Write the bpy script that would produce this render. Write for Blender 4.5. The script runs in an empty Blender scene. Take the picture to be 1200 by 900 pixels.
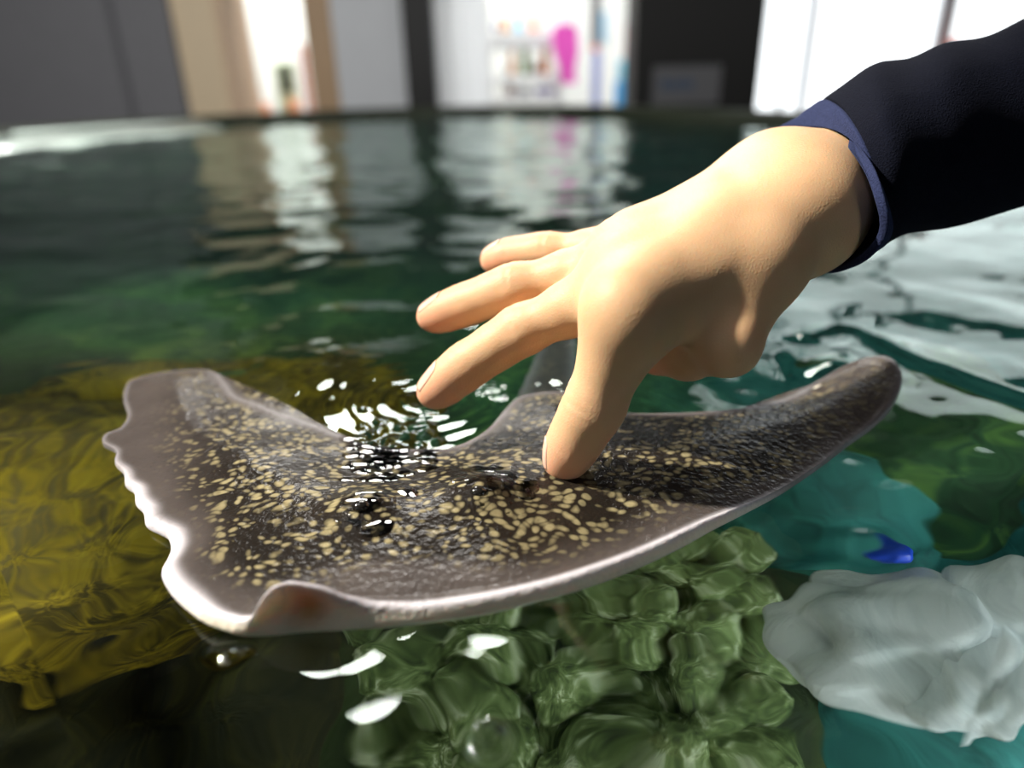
import bpy, bmesh, math, random
import numpy as np
from mathutils import Vector, Matrix

random.seed(7)
rng = np.random.default_rng(11)
scene = bpy.context.scene
COL = scene.collection

# ------------------------------------------------------------------ camera
FPX, CAMH = 805.0, 0.125
PITCH, ROLL = math.radians(24.0), math.radians(1.5)
_F = np.array([0, math.cos(PITCH), -math.sin(PITCH)])
_R0 = np.array([1.0, 0, 0]); _U0 = np.array([0, math.sin(PITCH), math.cos(PITCH)])
_R = _R0 * math.cos(ROLL) - _U0 * math.sin(ROLL)
_U = _U0 * math.cos(ROLL) + _R0 * math.sin(ROLL)
CAM = np.array([0, 0, CAMH])


def pdir(x, y):
    return _F + _R * ((x - 600) / FPX) + _U * ((450 - y) / FPX)


def pix(x, y, d):
    """point at axial distance d along the sight line"""
    return CAM + pdir(x, y) * d


def onz(x, y, z=0.0):
    d = pdir(x, y)
    return CAM + d * ((z - CAMH) / d[2])


def ony(x, y, Y):
    d = pdir(x, y)
    return CAM + d * (Y / d[1])


def bedpt(x, y, z):
    """point at height z under the (flat) water seen at that sight line"""
    d = pdir(x, y); d = d / np.linalg.norm(d)
    w = onz(x, y, 0.0)
    t = d / 1.33
    t = np.array([t[0], t[1], -math.sqrt(1 - t[0] ** 2 - t[1] ** 2)])
    return w + t * (z / t[2])


cam_data = bpy.data.cameras.new('camera')
cam = bpy.data.objects.new('camera', cam_data)
COL.objects.link(cam)
M = Matrix(((_R[0], _U[0], -_F[0], CAM[0]), (_R[1], _U[1], -_F[1], CAM[1]), (_R[2], _U[2], -_F[2], CAM[2]), (0, 0, 0, 1)))
cam.matrix_world = M
cam_data.sensor_width = 36.0
cam_data.lens = FPX / 1200 * 36.0
cam_data.clip_start = 0.01
cam_data.dof.use_dof = True
cam_data.dof.focus_distance = 0.215
cam_data.dof.aperture_fstop = 4.5
scene.camera = cam

# ------------------------------------------------------------------ node helpers


def lin(r, g, b):
    f = lambda c: (c / 255 / 12.92) if c / 255 <= 0.04045 else ((c / 255 + 0.055) / 1.055) ** 2.4
    return (f(r), f(g), f(b), 1.0)


class Mat:
    def __init__(self, name):
        self.m = bpy.data.materials.new(name)
        self.m.use_nodes = True
        self.t = self.m.node_tree
        self.t.nodes.clear()
        self.out = self.t.nodes.new('ShaderNodeOutputMaterial')

    def n(self, kind, **kw):
        nd = self.t.nodes.new(kind)
        for k, v in kw.items():
            if k.startswith('in_'):
                nd.inputs[k[3:].replace('_', ' ')].default_value = v
            else:
                setattr(nd, k, v)
        return nd

    def l(self, a, b):
        self.t.links.new(a, b)

    def math(self, op, a, b=None, clamp=False):
        nd = self.n('ShaderNodeMath', operation=op, use_clamp=clamp)
        for i, v in enumerate((a, b)):
            if v is None:
                continue
            if isinstance(v, (int, float)):
                nd.inputs[i].default_value = v
            else:
                self.l(v, nd.inputs[i])
        return nd.outputs[0]

    def mix(self, fac, a, b):
        nd = self.n('ShaderNodeMix', data_type='RGBA')
        for key, v in ((0, fac), (6, a), (7, b)):
            if isinstance(v, (int, float, tuple)):
                nd.inputs[key].default_value = v
            else:
                self.l(v, nd.inputs[key])
        return nd.outputs[2]

    def ramp(self, fac, stops):
        nd = self.n('ShaderNodeValToRGB')
        el = nd.color_ramp.elements
        while len(el) < len(stops):
            el.new(0.5)
        for e, (p, c) in zip(el, stops):
            e.position = p; e.color = c
        self.l(fac, nd.inputs[0])
        return nd.outputs[0]

    def noise(self, scale, detail=3, rough=0.5, vec=None, dist=0.0):
        nd = self.n('ShaderNodeTexNoise')
        nd.inputs['Scale'].default_value = scale
        nd.inputs['Detail'].default_value = detail
        nd.inputs['Roughness'].default_value = rough
        nd.inputs['Distortion'].default_value = dist
        if vec is not None:
            self.l(vec, nd.inputs['Vector'])
        return nd

    def coords(self, which='Object', scale=None):
        c = self.n('ShaderNodeTexCoord').outputs[which]
        if scale:
            mp = self.n('ShaderNodeMapping')
            mp.inputs['Scale'].default_value = scale
            self.l(c, mp.inputs[0])
            return mp.outputs[0]
        return c

    def attr(self, name):
        return self.n('ShaderNodeAttribute', attribute_name=name).outputs['Fac']

    def principled(self, color, rough=0.5, spec=0.5, coat=0.0, bump=None, bump_d=0.001, bump_s=0.5, sss=0.0, sss_r=None, metal=0.0):
        p = self.n('ShaderNodeBsdfPrincipled')
        if isinstance(color, tuple):
            p.inputs['Base Color'].default_value = color
        else:
            self.l(color, p.inputs['Base Color'])
        if isinstance(rough, (int, float)):
            p.inputs['Roughness'].default_value = rough
        else:
            self.l(rough, p.inputs['Roughness'])
        p.inputs['Specular IOR Level'].default_value = spec
        p.inputs['Coat Weight'].default_value = coat
        p.inputs['Coat Roughness'].default_value = 0.06
        p.inputs['Metallic'].default_value = metal
        if sss:
            p.inputs['Subsurface Weight'].default_value = sss
            p.inputs['Subsurface Scale'].default_value = 1.0
            p.inputs['Subsurface Radius'].default_value = sss_r
        if bump is not None:
            b = self.n('ShaderNodeBump')
            b.inputs['Distance'].default_value = bump_d
            b.inputs['Strength'].default_value = bump_s
            self.l(bump, b.inputs['Height'])
            self.l(b.outputs[0], p.inputs['Normal'])
            if coat:
                self.l(b.outputs[0], p.inputs['Coat Normal'])
        self.l(p.outputs[0], self.out.inputs[0])
        return p


def plain(name, rgb, rough=0.6, spec=0.4, nscale=14.0, var=0.12):
    m = Mat(name)
    nz = m.noise(nscale, 3, vec=m.coords())
    c = lin(*rgb)
    dark = tuple(v * (1 - var) for v in c[:3]) + (1,)
    lite = tuple(min(1, v * (1 + var)) for v in c[:3]) + (1,)
    m.principled(m.mix(nz.outputs[0], dark, lite), rough, spec)
    return m.m


# ------------------------------------------------------------------ object helpers


def link(name, me, mat=None, parent=None, smooth=True):
    o = bpy.data.objects.new(name, me)
    COL.objects.link(o)
    if mat is not None:
        me.materials.append(mat)
    if smooth:
        me.polygons.foreach_set('use_smooth', [True] * len(me.polygons))
    if parent is not None:
        o.parent = parent
    return o


def mesh_np(name, V, faces):
    me = bpy.data.meshes.new(name)
    me.from_pydata([tuple(map(float, v)) for v in V], [], [tuple(map(int, f)) for f in faces])
    me.update()
    return me


def set_attr(me, name, arr):
    a = me.attributes.new(name, 'FLOAT', 'POINT')
    a.data.foreach_set('value', np.asarray(arr, dtype=np.float32))


def empty(name, loc):
    o = bpy.data.objects.new(name, None)
    o.empty_display_size = 0.05
    COL.objects.link(o)
    o.location = loc
    return o


def tag(o, label=None, cat=None, group=None, kind=None):
    if label: o['label'] = label
    if cat: o['category'] = cat
    if group: o['group'] = group
    if kind: o['kind'] = kind
    return o


def box_mesh(name, x0, x1, y0, y1, z0, z1, bevel=0.0, origin=None, seg=2):
    bm = bmesh.new()
    bmesh.ops.create_cube(bm, size=1.0)
    ox, oy, oz = origin if origin else (0, 0, 0)
    for v in bm.verts:
        v.co = Vector((x0 + (v.co.x + .5) * (x1 - x0) - ox, y0 + (v.co.y + .5) * (y1 - y0) - oy, z0 + (v.co.z + .5) * (z1 - z0) - oz))
    if bevel:
        bmesh.ops.bevel(bm, geom=bm.edges[:], offset=bevel, segments=seg, affect='EDGES', profile=0.6)
    me = bpy.data.meshes.new(name)
    bm.to_mesh(me); bm.free()
    return me


def smoothstep(a, b, x):
    t = np.clip((x - a) / (b - a), 0, 1)
    return t * t * (3 - 2 * t)


def catmull(pts, n, closed=True):
    P = np.asarray(pts, float)
    k = len(P)
    segs = k if closed else k - 1
    out = []
    for i in range(segs):
        if closed:
            a, b, c, d = P[(i - 1) % k], P[i], P[(i + 1) % k], P[(i + 2) % k]
        else:
            a, b, c, d = P[max(i - 1, 0)], P[i], P[i + 1], P[min(i + 2, k - 1)]
        for j in range(24):
            t = j / 24
            out.append(0.5 * (2 * b + (c - a) * t + (2 * a - 5 * b + 4 * c - d) * t * t + (3 * b - a - 3 * c + d) * t ** 3))
    if not closed:
        out.append(P[-1])
    Q = np.array(out)
    R = np.vstack([Q, Q[:1]]) if closed else Q
    s = np.concatenate([[0], np.cumsum(np.linalg.norm(np.diff(R[:, :2] if R.shape[1] > 2 else R, axis=0), axis=1))])
    q = np.linspace(0, s[-1], n, endpoint=not closed)
    return np.stack([np.interp(q, s, R[:, i]) for i in range(P.shape[1])], 1)


# ------------------------------------------------------------------ materials
def mat_water():
    m = Mat('pool_water')
    g = m.n('ShaderNodeBsdfGlass')
    g.inputs['IOR'].default_value = 1.33
    g.inputs['Roughness'].default_value = 0.0
    g.inputs['Color'].default_value = (0.89, 0.985, 0.945, 1)
    m.l(g.outputs[0], m.out.inputs[0])
    return m.m


def mat_skin():
    m = Mat('skin')
    co = m.coords()
    n1 = m.noise(90, 3, vec=co)
    base = m.mix(n1.outputs[0], (0.56, 0.355, 0.205, 1), (0.64, 0.42, 0.25, 1))
    red = m.mix(m.attr('red'), base, (0.72, 0.27, 0.19, 1))
    fine = m.noise(1400, 2, vec=co)
    vor = m.n('ShaderNodeTexVoronoi', feature='DISTANCE_TO_EDGE')
    vor.inputs['Scale'].default_value = 900
    m.l(co, vor.inputs['Vector'])
    hgt = m.math('ADD', m.math('MULTIPLY', fine.outputs[0], 0.5), vor.outputs['Distance'])
    m.principled(red, 0.52, 0.3, bump=hgt, bump_d=0.00025, bump_s=0.35, sss=0.35, sss_r=(0.0035, 0.0012, 0.0006))
    return m.m


def mat_nail():
    m = Mat('fingernail')
    nz = m.noise(300, 2, vec=m.coords())
    m.principled(m.mix(nz.outputs[0], (0.74, 0.42, 0.33, 1), (0.82, 0.52, 0.42, 1)), 0.22, 0.5, sss=0.2, sss_r=(0.002, 0.001, 0.0005))
    return m.m


def mat_cloth(nm, c0, c1, sheen):
    m = Mat(nm)
    co = m.coords()
    w = m.noise(1800, 2, vec=co)
    big = m.noise(60, 3, vec=co)
    c = m.mix(w.outputs[0], c0, c1)
    p = m.principled(c, 0.95, 0.08, bump=m.math('ADD', w.outputs[0], m.math('MULTIPLY', big.outputs[0], 2.0)), bump_d=0.0008, bump_s=0.6)
    p.inputs['Sheen Weight'].default_value = sheen
    p.inputs['Sheen Tint'].default_value = (0.35, 0.42, 0.75, 1)
    return m.m


def mat_ray():
    m = Mat('ray_skin')
    co = m.coords()
    warp = m.noise(70, 2, vec=co)
    add = m.n('ShaderNodeVectorMath', operation='SCALE'); add.inputs['Scale'].default_value = 0.010
    m.l(warp.outputs['Color'], add.inputs[0])
    vv = m.n('ShaderNodeVectorMath', operation='ADD')
    m.l(co, vv.inputs[0]); m.l(add.outputs[0], vv.inputs[1])
    mp = m.n('ShaderNodeMapping')
    mp.inputs['Scale'].default_value = (0.8, 1.0, 0.25)
    mp.inputs['Rotation'].default_value = (0, 0, math.radians(-25))
    m.l(vv.outputs[0], mp.inputs[0])
    v = m.n('ShaderNodeTexVoronoi', feature='SMOOTH_F1')
    v.inputs['Scale'].default_value = 370
    v.inputs['Smoothness'].default_value = 0.25
    v.inputs['Randomness'].default_value = 0.9
    m.l(mp.outputs[0], v.inputs['Vector'])
    n_mid = m.noise(45, 4, vec=co)
    n_fine = m.noise(520, 3, vec=co)
    n_mid2 = m.noise(150, 3, 0.6, vec=co)
    thr = m.math('MULTIPLY', n_mid.outputs[0], 0.50)
    sp = m.math('SUBTRACT', m.math('ADD', thr, 0.24), v.outputs['Distance'])
    spot = m.math('MULTIPLY', m.math('MULTIPLY', sp, 4.0, clamp=True), m.attr('spots'))
    plain_c = m.mix(n_mid.outputs[0], (0.026, 0.022, 0.020, 1), (0.088, 0.074, 0.066, 1))
    plain_c = m.mix(m.math('MULTIPLY', n_fine.outputs[0], 0.5), plain_c, (0.058, 0.049, 0.052, 1))
    dark = m.mix(m.attr('spots'), plain_c, m.mix(n_mid.outputs[0], (0.004, 0.0035, 0.003, 1), (0.022, 0.017, 0.013, 1)))
    c = m.mix(m.math('MULTIPLY', spot, m.math('ADD', 0.55, m.math('MULTIPLY', n_fine.outputs[0], 0.6)), clamp=True), dark, m.mix(n_mid2.outputs[0], (0.06, 0.045, 0.026, 1), (0.46, 0.40, 0.22, 1)))
    blot = m.math('MULTIPLY', m.math('SUBTRACT', m.noise(75, 4, 0.6, vec=co).outputs[0], 0.52), 5.0, clamp=True)
    c = m.mix(m.math('MULTIPLY', m.math('MULTIPLY', blot, 0.6), m.attr('spots')), c, (0.008, 0.0065, 0.005, 1))
    c = m.mix(m.attr('margin'), c, (0.62, 0.60, 0.66, 1))
    c = m.mix(m.attr('belly'), c, (0.80, 0.74, 0.62, 1))
    c = m.mix(m.attr('lip'), c, (0.50, 0.23, 0.06, 1))
    h = m.math('ADD', m.math('MULTIPLY', n_fine.outputs[0], 0.6), m.math('MULTIPLY', n_mid.outputs[0], 1.6))
    m.principled(c, 0.22, 0.13, coat=0.0, bump=h, bump_d=0.0012, bump_s=0.6, sss=0.12, sss_r=(0.006, 0.004, 0.003))
    return m.m


def mat_rock(name, stops, scale=22, rough=0.75, streak=False):
    m = Mat(name)
    co = m.coords()
    n1 = m.noise(scale, 5, 0.6, vec=co, dist=1.2)
    if streak:
        co2 = m.coords(scale=(1.0, 0.35, 1.0))
        n2 = m.noise(scale * 3.2, 4, 0.6, vec=co2, dist=2.0)
        f = m.math('ADD', m.math('MULTIPLY', n1.outputs[0], 0.55), m.math('MULTIPLY', n2.outputs[0], 0.45))
    else:
        f = n1.outputs[0]
    c = m.ramp(f, stops)
    m.principled(c, rough, 0.3, bump=f, bump_d=0.01, bump_s=0.5)
    return m.m


WATER = mat_water(); SKIN = mat_skin(); NAIL = mat_nail(); CLOTH = mat_cloth('navy_knit', (0.0010, 0.0013, 0.003, 1), (0.0045, 0.006, 0.015, 1), 0.012); CUFF_LIT = mat_cloth('navy_knit_lit', (0.008, 0.011, 0.028, 1), (0.030, 0.040, 0.105, 1), 0.06); RAY = mat_ray()  # the cuff cloth is the sleeve cloth with lamplight painted in
ALGAE = mat_rock('algae_rock', [(0.30, (0.012, 0.011, 0.002, 1)), (0.45, (0.085, 0.060, 0.005, 1)), (0.56, (0.36, 0.25, 0.010, 1)), (0.70, (0.62, 0.46, 0.03, 1))], 26, streak=True)
COBBLE = mat_rock('green_cobble', [(0.30, (0.018, 0.032, 0.010, 1)), (0.42, (0.075, 0.115, 0.03, 1)), (0.55, (0.22, 0.29, 0.11, 1)), (0.66, (0.75, 0.80, 0.55, 1))], 1.6)
PALE = mat_rock('pale_stand_in', [(0.28, (0.25, 0.30, 0.31, 1)), (0.40, (0.70, 0.75, 0.76, 1)), (0.52, (0.93, 0.95, 0.96, 1))], 18)  # pale lumps stand in for what is likely a bright reflection
TEAL = mat_rock('teal_rock', [(0.3, (0.012, 0.06, 0.055, 1)), (0.5, (0.035, 0.20, 0.185, 1)), (0.7, (0.10, 0.42, 0.36, 1))], 12)
MOSS = mat_rock('moss', [(0.3, (0.006, 0.02, 0.008, 1)), (0.5, (0.02, 0.07, 0.025, 1)), (0.70, (0.10, 0.20, 0.04, 1))], 24)
DARKOL = mat_rock('shaded_olive_rock', [(0.30, (0.003, 0.004, 0.001, 1)), (0.5, (0.022, 0.021, 0.003, 1)), (0.70, (0.10, 0.09, 0.012, 1))], 26, streak=True)  # olive rock with the shade at lower left put into its colour
BLUE = plain('blue_glaze', (35, 70, 190), 0.3)

# ------------------------------------------------------------------ the pool (outline, rim, basin)
POOL = [(-1.37, 2.02), (-1.05, 2.50), (-0.55, 2.78), (0.02, 2.74), (0.38, 2.42), (0.63, 1.92), (0.86, 1.40), (0.98, 0.75), (0.92, 0.05),
        (0.60, -0.50), (0.0, -0.75), (-0.75, -0.65), (-1.35, -0.10), (-1.62, 0.70), (-1.58, 1.45)]
POOLC = catmull(POOL, 220)


def inside_pool(X, Y, poly):
    res = np.zeros(X.shape, bool)
    n = len(poly)
    for i in range(n):
        x1, y1 = poly[i]; x2, y2 = poly[(i + 1) % n]
        if y1 == y2:
            continue
        c = ((y1 > Y) != (y2 > Y)) & (X < (x2 - x1) * (Y - y1) / (y2 - y1) + x1)
        res ^= c
    return res


def sweep(profile, name, closed_profile=True):
    """profile: (outward offset, z)"""
    P = POOLC
    T = np.roll(P, -1, 0) - np.roll(P, 1, 0)
    Nn = np.stack([T[:, 1], -T[:, 0]], 1); Nn /= np.linalg.norm(Nn, axis=1)[:, None]
    cen = P.mean(0)
    if np.mean(((P - cen) * Nn).sum(1)) < 0:
        Nn = -Nn
    n, k = len(P), len(profile)
    V = []
    for i in range(n):
        for (o, z) in profile:
            q = P[i] + Nn[i] * o
            V.append((q[0], q[1], z))
    F = []
    for i in range(n):
        j = (i + 1) % n
        for a in range(k if closed_profile else k - 1):
            b = (a + 1) % k
            F.append((i * k + a, i * k + b, j * k + b, j * k + a))
    return mesh_np(name, V, F)


m = Mat('rim_fibreglass')
nz = m.noise(9, 4, vec=m.coords())
m.principled(m.mix(nz.outputs[0], (0.006, 0.008, 0.005, 1), (0.018, 0.023, 0.013, 1)), 0.6, 0.1, coat=0.0, bump=m.noise(30, 3, vec=m.coords()).outputs[0], bump_d=0.004, bump_s=0.3)
RIM = m.m
pool = empty('touch_pool', (0, 0.9, -0.85))
tag(pool, 'large rounded touch pool with a wet dark green rim', 'pool')
rim_prof = [(-0.045, -0.05), (-0.035, -0.006), (-0.022, 0.012)] + [(0.0 + 0.022 * (1 - math.cos(a)) - 0.022, 0.012 + 0.018 * math.sin(a)) for a in np.linspace(0.25, 1.57, 6)] + \
           [(0.07, 0.031), (0.085, 0.027), (0.092, 0.015), (0.095, -0.03), (0.095, -0.07), (0.03, -0.07)]
r_me = sweep(rim_prof, 'rim')
r_me.transform(Matrix.Translation((0, -0.9, 0.85)))
link('rim', r_me, RIM, pool)
# pale wet overflow ledge along the left side of the tank
cenp = POOLC.mean(0)
sel = [i for i in range(len(POOLC)) if POOLC[i, 0] < -1.02 and 1.2 < POOLC[i, 1] < 2.62]
nsel = len(sel)
lp_prof = [(-0.24, -0.03), (-0.22, 0.003), (-0.13, 0.010), (-0.045, 0.022), (-0.02, 0.021), (-0.02, -0.03)]
LV, LF = [], []
for ii, i in enumerate(sel):
    tdir = POOLC[(i + 1) % len(POOLC)] - POOLC[i - 1]; nn_ = np.array([tdir[1], -tdir[0]]); nn_ /= np.linalg.norm(nn_)
    if nn_ @ (POOLC[i] - cenp) < 0: nn_ = -nn_
    tp = min(1, min(ii, nsel - 1 - ii) / 8 + .15)
    for (o_, z_) in lp_prof:
        q_ = POOLC[i] + nn_ * (-0.02 + (o_ + .02) * tp)
        LV.append((q_[0], q_[1] - .9, z_ + .85))
kk = len(lp_prof)
for ii in range(nsel - 1):
    for a in range(kk):
        b = (a + 1) % kk
        LF.append((ii * kk + a, ii * kk + b, (ii + 1) * kk + b, (ii + 1) * kk + a))
LF += [tuple(range(kk)), tuple(range((nsel - 1) * kk, nsel * kk))]
m = Mat('ledge')
nz = m.noise(6, 3, vec=m.coords())
m.principled(m.mix(nz.outputs[0], (0.35, 0.46, 0.40, 1), (0.80, 0.86, 0.80, 1)), 0.25, 0.5)
lo_ = link('overflow_ledge', mesh_np('overflow_ledge', LV, LF), m.m, pool)
bm = bmesh.new(); bm.from_mesh(lo_.data); bmesh.ops.recalc_face_normals(bm, faces=bm.faces); bm.to_mesh(lo_.data); bm.free()
lo_['label'] = 'pale wet ledge'
side_me = sweep([(-0.035, -0.05), (-0.03, -0.60), (0.03, -0.85), (0.07, -0.85), (0.07, -0.06), (0.0, -0.05)], 'tank_wall')
side_me.transform(Matrix.Translation((0, -0.9, 0.85)))
link('tank_wall', side_me, plain('tank_shell', (30, 52, 44), 0.5), pool)


# pool bed: one undulating surface (sand and gravel, algae on the left, teal paint on the right)
def bed_height(X, Y):
    z = -0.30 + 0.018 * np.sin(9 * X + 1.3) * np.sin(7 * Y + .4) + 0.012 * np.sin(23 * X - 11 * Y)
    z = z - 0.10 * smoothstep(0.5, 1.3, Y)
    return z


gx = np.linspace(-1.75, 1.15, 150); gy = np.linspace(-0.9, 2.95, 190)
GX, GY = np.meshgrid(gx, gy, indexing='ij')
GZ = bed_height(GX, GY)
V = np.stack([GX, GY, GZ], -1).reshape(-1, 3)
idx = np.arange(V.shape[0]).reshape(GX.shape)
ins = inside_pool(GX, GY, POOLC * 1.0)
insx = ins[:-1, :-1] | ins[1:, :-1] | ins[:-1, 1:] | ins[1:, 1:]
q = np.stack([idx[:-1, :-1], idx[1:, :-1], idx[1:, 1:], idx[:-1, 1:]], -1)[insx]
bed_me = mesh_np('pool_bed', V - np.array([0, .9, -.85]), q)
m = Mat('pool_bed')
geo = m.n('ShaderNodeNewGeometry').outputs['Position']
sep = m.n('ShaderNodeSeparateXYZ'); m.l(geo, sep.inputs[0])
n1 = m.noise(7, 5, 0.6, vec=geo, dist=1.0); n2 = m.noise(38, 4, 0.6, vec=geo, dist=1.5)
f = m.math('ADD', m.math('MULTIPLY', n1.outputs[0], 0.6), m.math('MULTIPLY', n2.outputs[0], 0.4))
green = m.ramp(f, [(0.32, (0.008, 0.030, 0.012, 1)), (0.5, (0.04, 0.14, 0.06, 1)), (0.68, (0.18, 0.38, 0.09, 1))])
teal = m.ramp(f, [(0.32, (0.006, 0.045, 0.042, 1)), (0.5, (0.025, 0.16, 0.15, 1)), (0.68, (0.08, 0.34, 0.29, 1))])
olive = m.ramp(f, [(0.32, (0.008, 0.008, 0.002, 1)), (0.5, (0.05, 0.045, 0.006, 1)), (0.68, (0.20, 0.17, 0.02, 1))])  # olive kept dark, the lower left shade is painted into this tone
xw = m.math('ADD', sep.outputs['X'], m.math('MULTIPLY', m.math('SUBTRACT', n1.outputs[0], 0.5), 0.2))
tr = m.n('ShaderNodeMapRange'); tr.inputs[1].default_value = 0.10; tr.inputs[2].default_value = 0.22; m.l(xw, tr.inputs[0])
tl = m.n('ShaderNodeMapRange'); tl.inputs[1].default_value = -0.02; tl.inputs[2].default_value = -0.16; m.l(xw, tl.inputs[0])
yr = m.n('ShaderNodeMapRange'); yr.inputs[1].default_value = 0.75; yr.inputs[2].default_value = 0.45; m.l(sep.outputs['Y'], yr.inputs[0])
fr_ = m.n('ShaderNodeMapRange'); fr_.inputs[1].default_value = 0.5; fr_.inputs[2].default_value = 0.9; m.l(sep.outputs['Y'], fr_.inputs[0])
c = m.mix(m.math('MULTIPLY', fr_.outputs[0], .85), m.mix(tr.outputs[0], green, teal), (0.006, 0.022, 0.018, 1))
c = m.mix(m.math('MULTIPLY', tl.outputs[0], yr.outputs[0]), c, olive)
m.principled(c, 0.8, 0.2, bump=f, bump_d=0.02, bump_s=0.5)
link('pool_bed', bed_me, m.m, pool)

# ------------------------------------------------------------------ rocks on the bed


def rock_mesh(name, rx, ry, rz, seed, sub=4, rough=0.25):
    bm = bmesh.new()
    bmesh.ops.create_icosphere(bm, subdivisions=sub, radius=1.0)
    r = np.random.default_rng(seed)
    K = r.normal(size=(14, 3)) * np.linspace(1.0, 5.0, 14)[:, None]
    ph = r.uniform(0, 6.28, 14)
    am = rough / np.linspace(1.0, 5.0, 14)
    for v in bm.verts:
        d = np.array(v.co)
        s = 1 + float(np.sum(am * np.sin(K @ d + ph)) * 0.5)
        v.co = Vector((d[0] * rx * s, d[1] * ry * s, d[2] * rz * s))
    me = bpy.data.meshes.new(name)
    bm.to_mesh(me); bm.free()
    return me


def put_rock(name, px, py, z, r, mat, seed, label, cat='rock', group=None, rough=0.3, sub=4):
    p = bedpt(px, py, z)
    o = link(name, rock_mesh(name, r[0], r[1], r[2], seed, sub, rough), mat)
    o.location = (p[0], p[1], z - r[2] * 0.8)
    tag(o, label, cat, group)
    return o


put_rock('boulder', 30, 520, -0.13, (0.15, 0.09, 0.11), ALGAE, 3, 'yellow algae covered boulder under water beyond the ray\'s left wing tip', rough=0.35, sub=5)
put_rock('boulder', 290, 440, -0.16, (0.11, 0.09, 0.10), ALGAE, 8, 'yellow green boulder under water behind the ray\'s left wing', rough=0.35, sub=5)
put_rock('boulder', 90, 790, -0.24, (0.10, 0.07, 0.06), DARKOL, 21, 'olive algae covered boulder under water at the lower left corner', rough=0.35, sub=5)
put_rock('boulder', 370, 850, -0.22, (0.06, 0.05, 0.06), DARKOL, 33, 'dark olive boulder under water in front of the ray\'s curled lip', rough=0.3, sub=5)
put_rock('boulder', 1010, 540, -0.25, (0.11, 0.08, 0.07), TEAL, 41, 'dark teal boulder under water beneath the ray\'s right wing tip', rough=0.6, sub=5)
put_rock('boulder', 1130, 860, -0.20, (0.07, 0.05, 0.06), TEAL, 43, 'dark teal boulder under water at the lower right corner', rough=0.3, sub=5)
put_rock('boulder', 1150, 470, -0.20, (0.08, 0.06, 0.07), MOSS, 47, 'mossy green boulder under water beyond the ray\'s right wing tip', rough=0.5, sub=5)
put_rock('pale_stand_in', 1040, 720, -0.085, (0.035, 0.028, 0.022), PALE, 52, 'whitish grey reflection stand-in under water at right, the one nearest the ray', rough=0.35, sub=5)
put_rock('pale_stand_in', 1160, 700, -0.085, (0.040, 0.030, 0.024), PALE, 57, 'whitish grey reflection stand-in under water cut by the right picture edge', rough=0.4, sub=5)
put_rock('pale_stand_in', 1130, 790, -0.09, (0.017, 0.014, 0.012), PALE, 61, 'small whitish reflection stand-in under water below the two bigger pale ones', rough=0.4, sub=5)
put_rock('blue_pebble', 1042, 640, -0.078, (0.008, 0.006, 0.005), BLUE, 71, 'small bright blue pebble under water just behind the pale stand-ins', 'pebble', rough=0.2)

cob_rng = random.Random(5)
k = 0
protos = [rock_mesh('cobble', 1, 0.85, 0.62, 100 + i, 3, 0.22) for i in range(6)]
for i in range(10):
    for j in range(8):
        px = 425 + i * 56 + (j % 2) * 28 + cob_rng.uniform(-9, 9)
        py = 640 + j * 38 + cob_rng.uniform(-8, 8)
        if px > 925 - cob_rng.uniform(0, 45):
            continue
        if i < 2 and cob_rng.random() < (0.75, 0.4)[i]:
            continue
        z = -0.175 + cob_rng.uniform(-0.014, 0.014) - (0.02, .01, 0)[min(i, 2)]
        p = bedpt(px, py, z)
        s = cob_rng.uniform(0.0125, 0.0205)
        me = protos[k % 6].copy()
        o = link('cobble', me, COBBLE)
        o.location = (p[0], p[1], z); o.scale = (s, s, s)
        o.rotation_euler = (cob_rng.uniform(-.3, .3), cob_rng.uniform(-.3, .3), cob_rng.uniform(0, 6.28))
        tag(o, 'rounded green cobble under water below the ray\'s front edge', 'stone', 'green cobbles under water below the ray\'s front edge')
        k += 1
for me in protos:
    bpy.data.meshes.remove(me)
put_rock('boulder', 700, 780, -0.195, (0.17, 0.12, 0.10), mat_rock('mossy_rock', [(0.3, (0.006, 0.012, 0.003, 1)), (0.6, (0.030, 0.050, 0.012, 1))], 20), 91,
         'mossy green ledge of rock under the bed of cobbles', rough=0.08, sub=5)

# ------------------------------------------------------------------ the ray
OUT = [  # px, py, z of the margin
    (150, 452, .0030), (165, 445, .0030), (200, 438, .0030), (245, 437, .0030), (262, 452, .0030), (275, 468, .0030), (300, 478, .0030), (330, 490, .0030), (365, 502, 0.0012),
    (400, 516, 0.0012), (440, 526, 0.0012), (490, 530, 0.0012), (535, 526, 0.0012), (570, 508, 0.0012), (590, 486, 0.0012), (606, 470, 0.0012), (628, 464, 0.0006),
    (650, 462, 0.0006), (680, 464, 0.0006), (700, 474, 0.0012), (730, 486, 0.0012), (765, 488, 0.0012), (810, 487, 0.0012), (850, 484, 0.0012), (895, 478, 0.0012), (930, 468, 0.0012),
    (960, 450, .002), (990, 432, .008), (1020, 421, .012), (1045, 424, .014), (1057, 444, .012), (1048, 474, .008), (1024, 500, .004), (995, 521, .002),
    (960, 548, .001), (917, 577, .001), (880, 597, .001), (839, 618, .001), (800, 640, .001), (750, 664, .001), (700, 684, .001), (650, 701, .001),
    (600, 714, .001), (550, 724, .001), (500, 731, .001), (450, 735, .001), (410, 737, .001), (375, 739, .001), (345, 741, .001), (315, 744, .001), (285, 744, .001),
    (262, 738, .001), (240, 730, .001), (222, 718, .001), (205, 703, .001), (193, 686, .001), (189, 672, .001), (195, 660, .001), (200, 646, .001), (197, 632, .001),
    (185, 625, .001), (171, 617, .001), (168, 602, .0024), (159, 592, .0024), (157, 578, .0024), (147, 570, .0024), (145, 556, .0024), (135, 545, .0024), (136, 531, .0024),
    (121, 522, .0030), (124, 512, .0030), (141, 505, .0030), (150, 490, .0030), (145, 470, .0030)]
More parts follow.
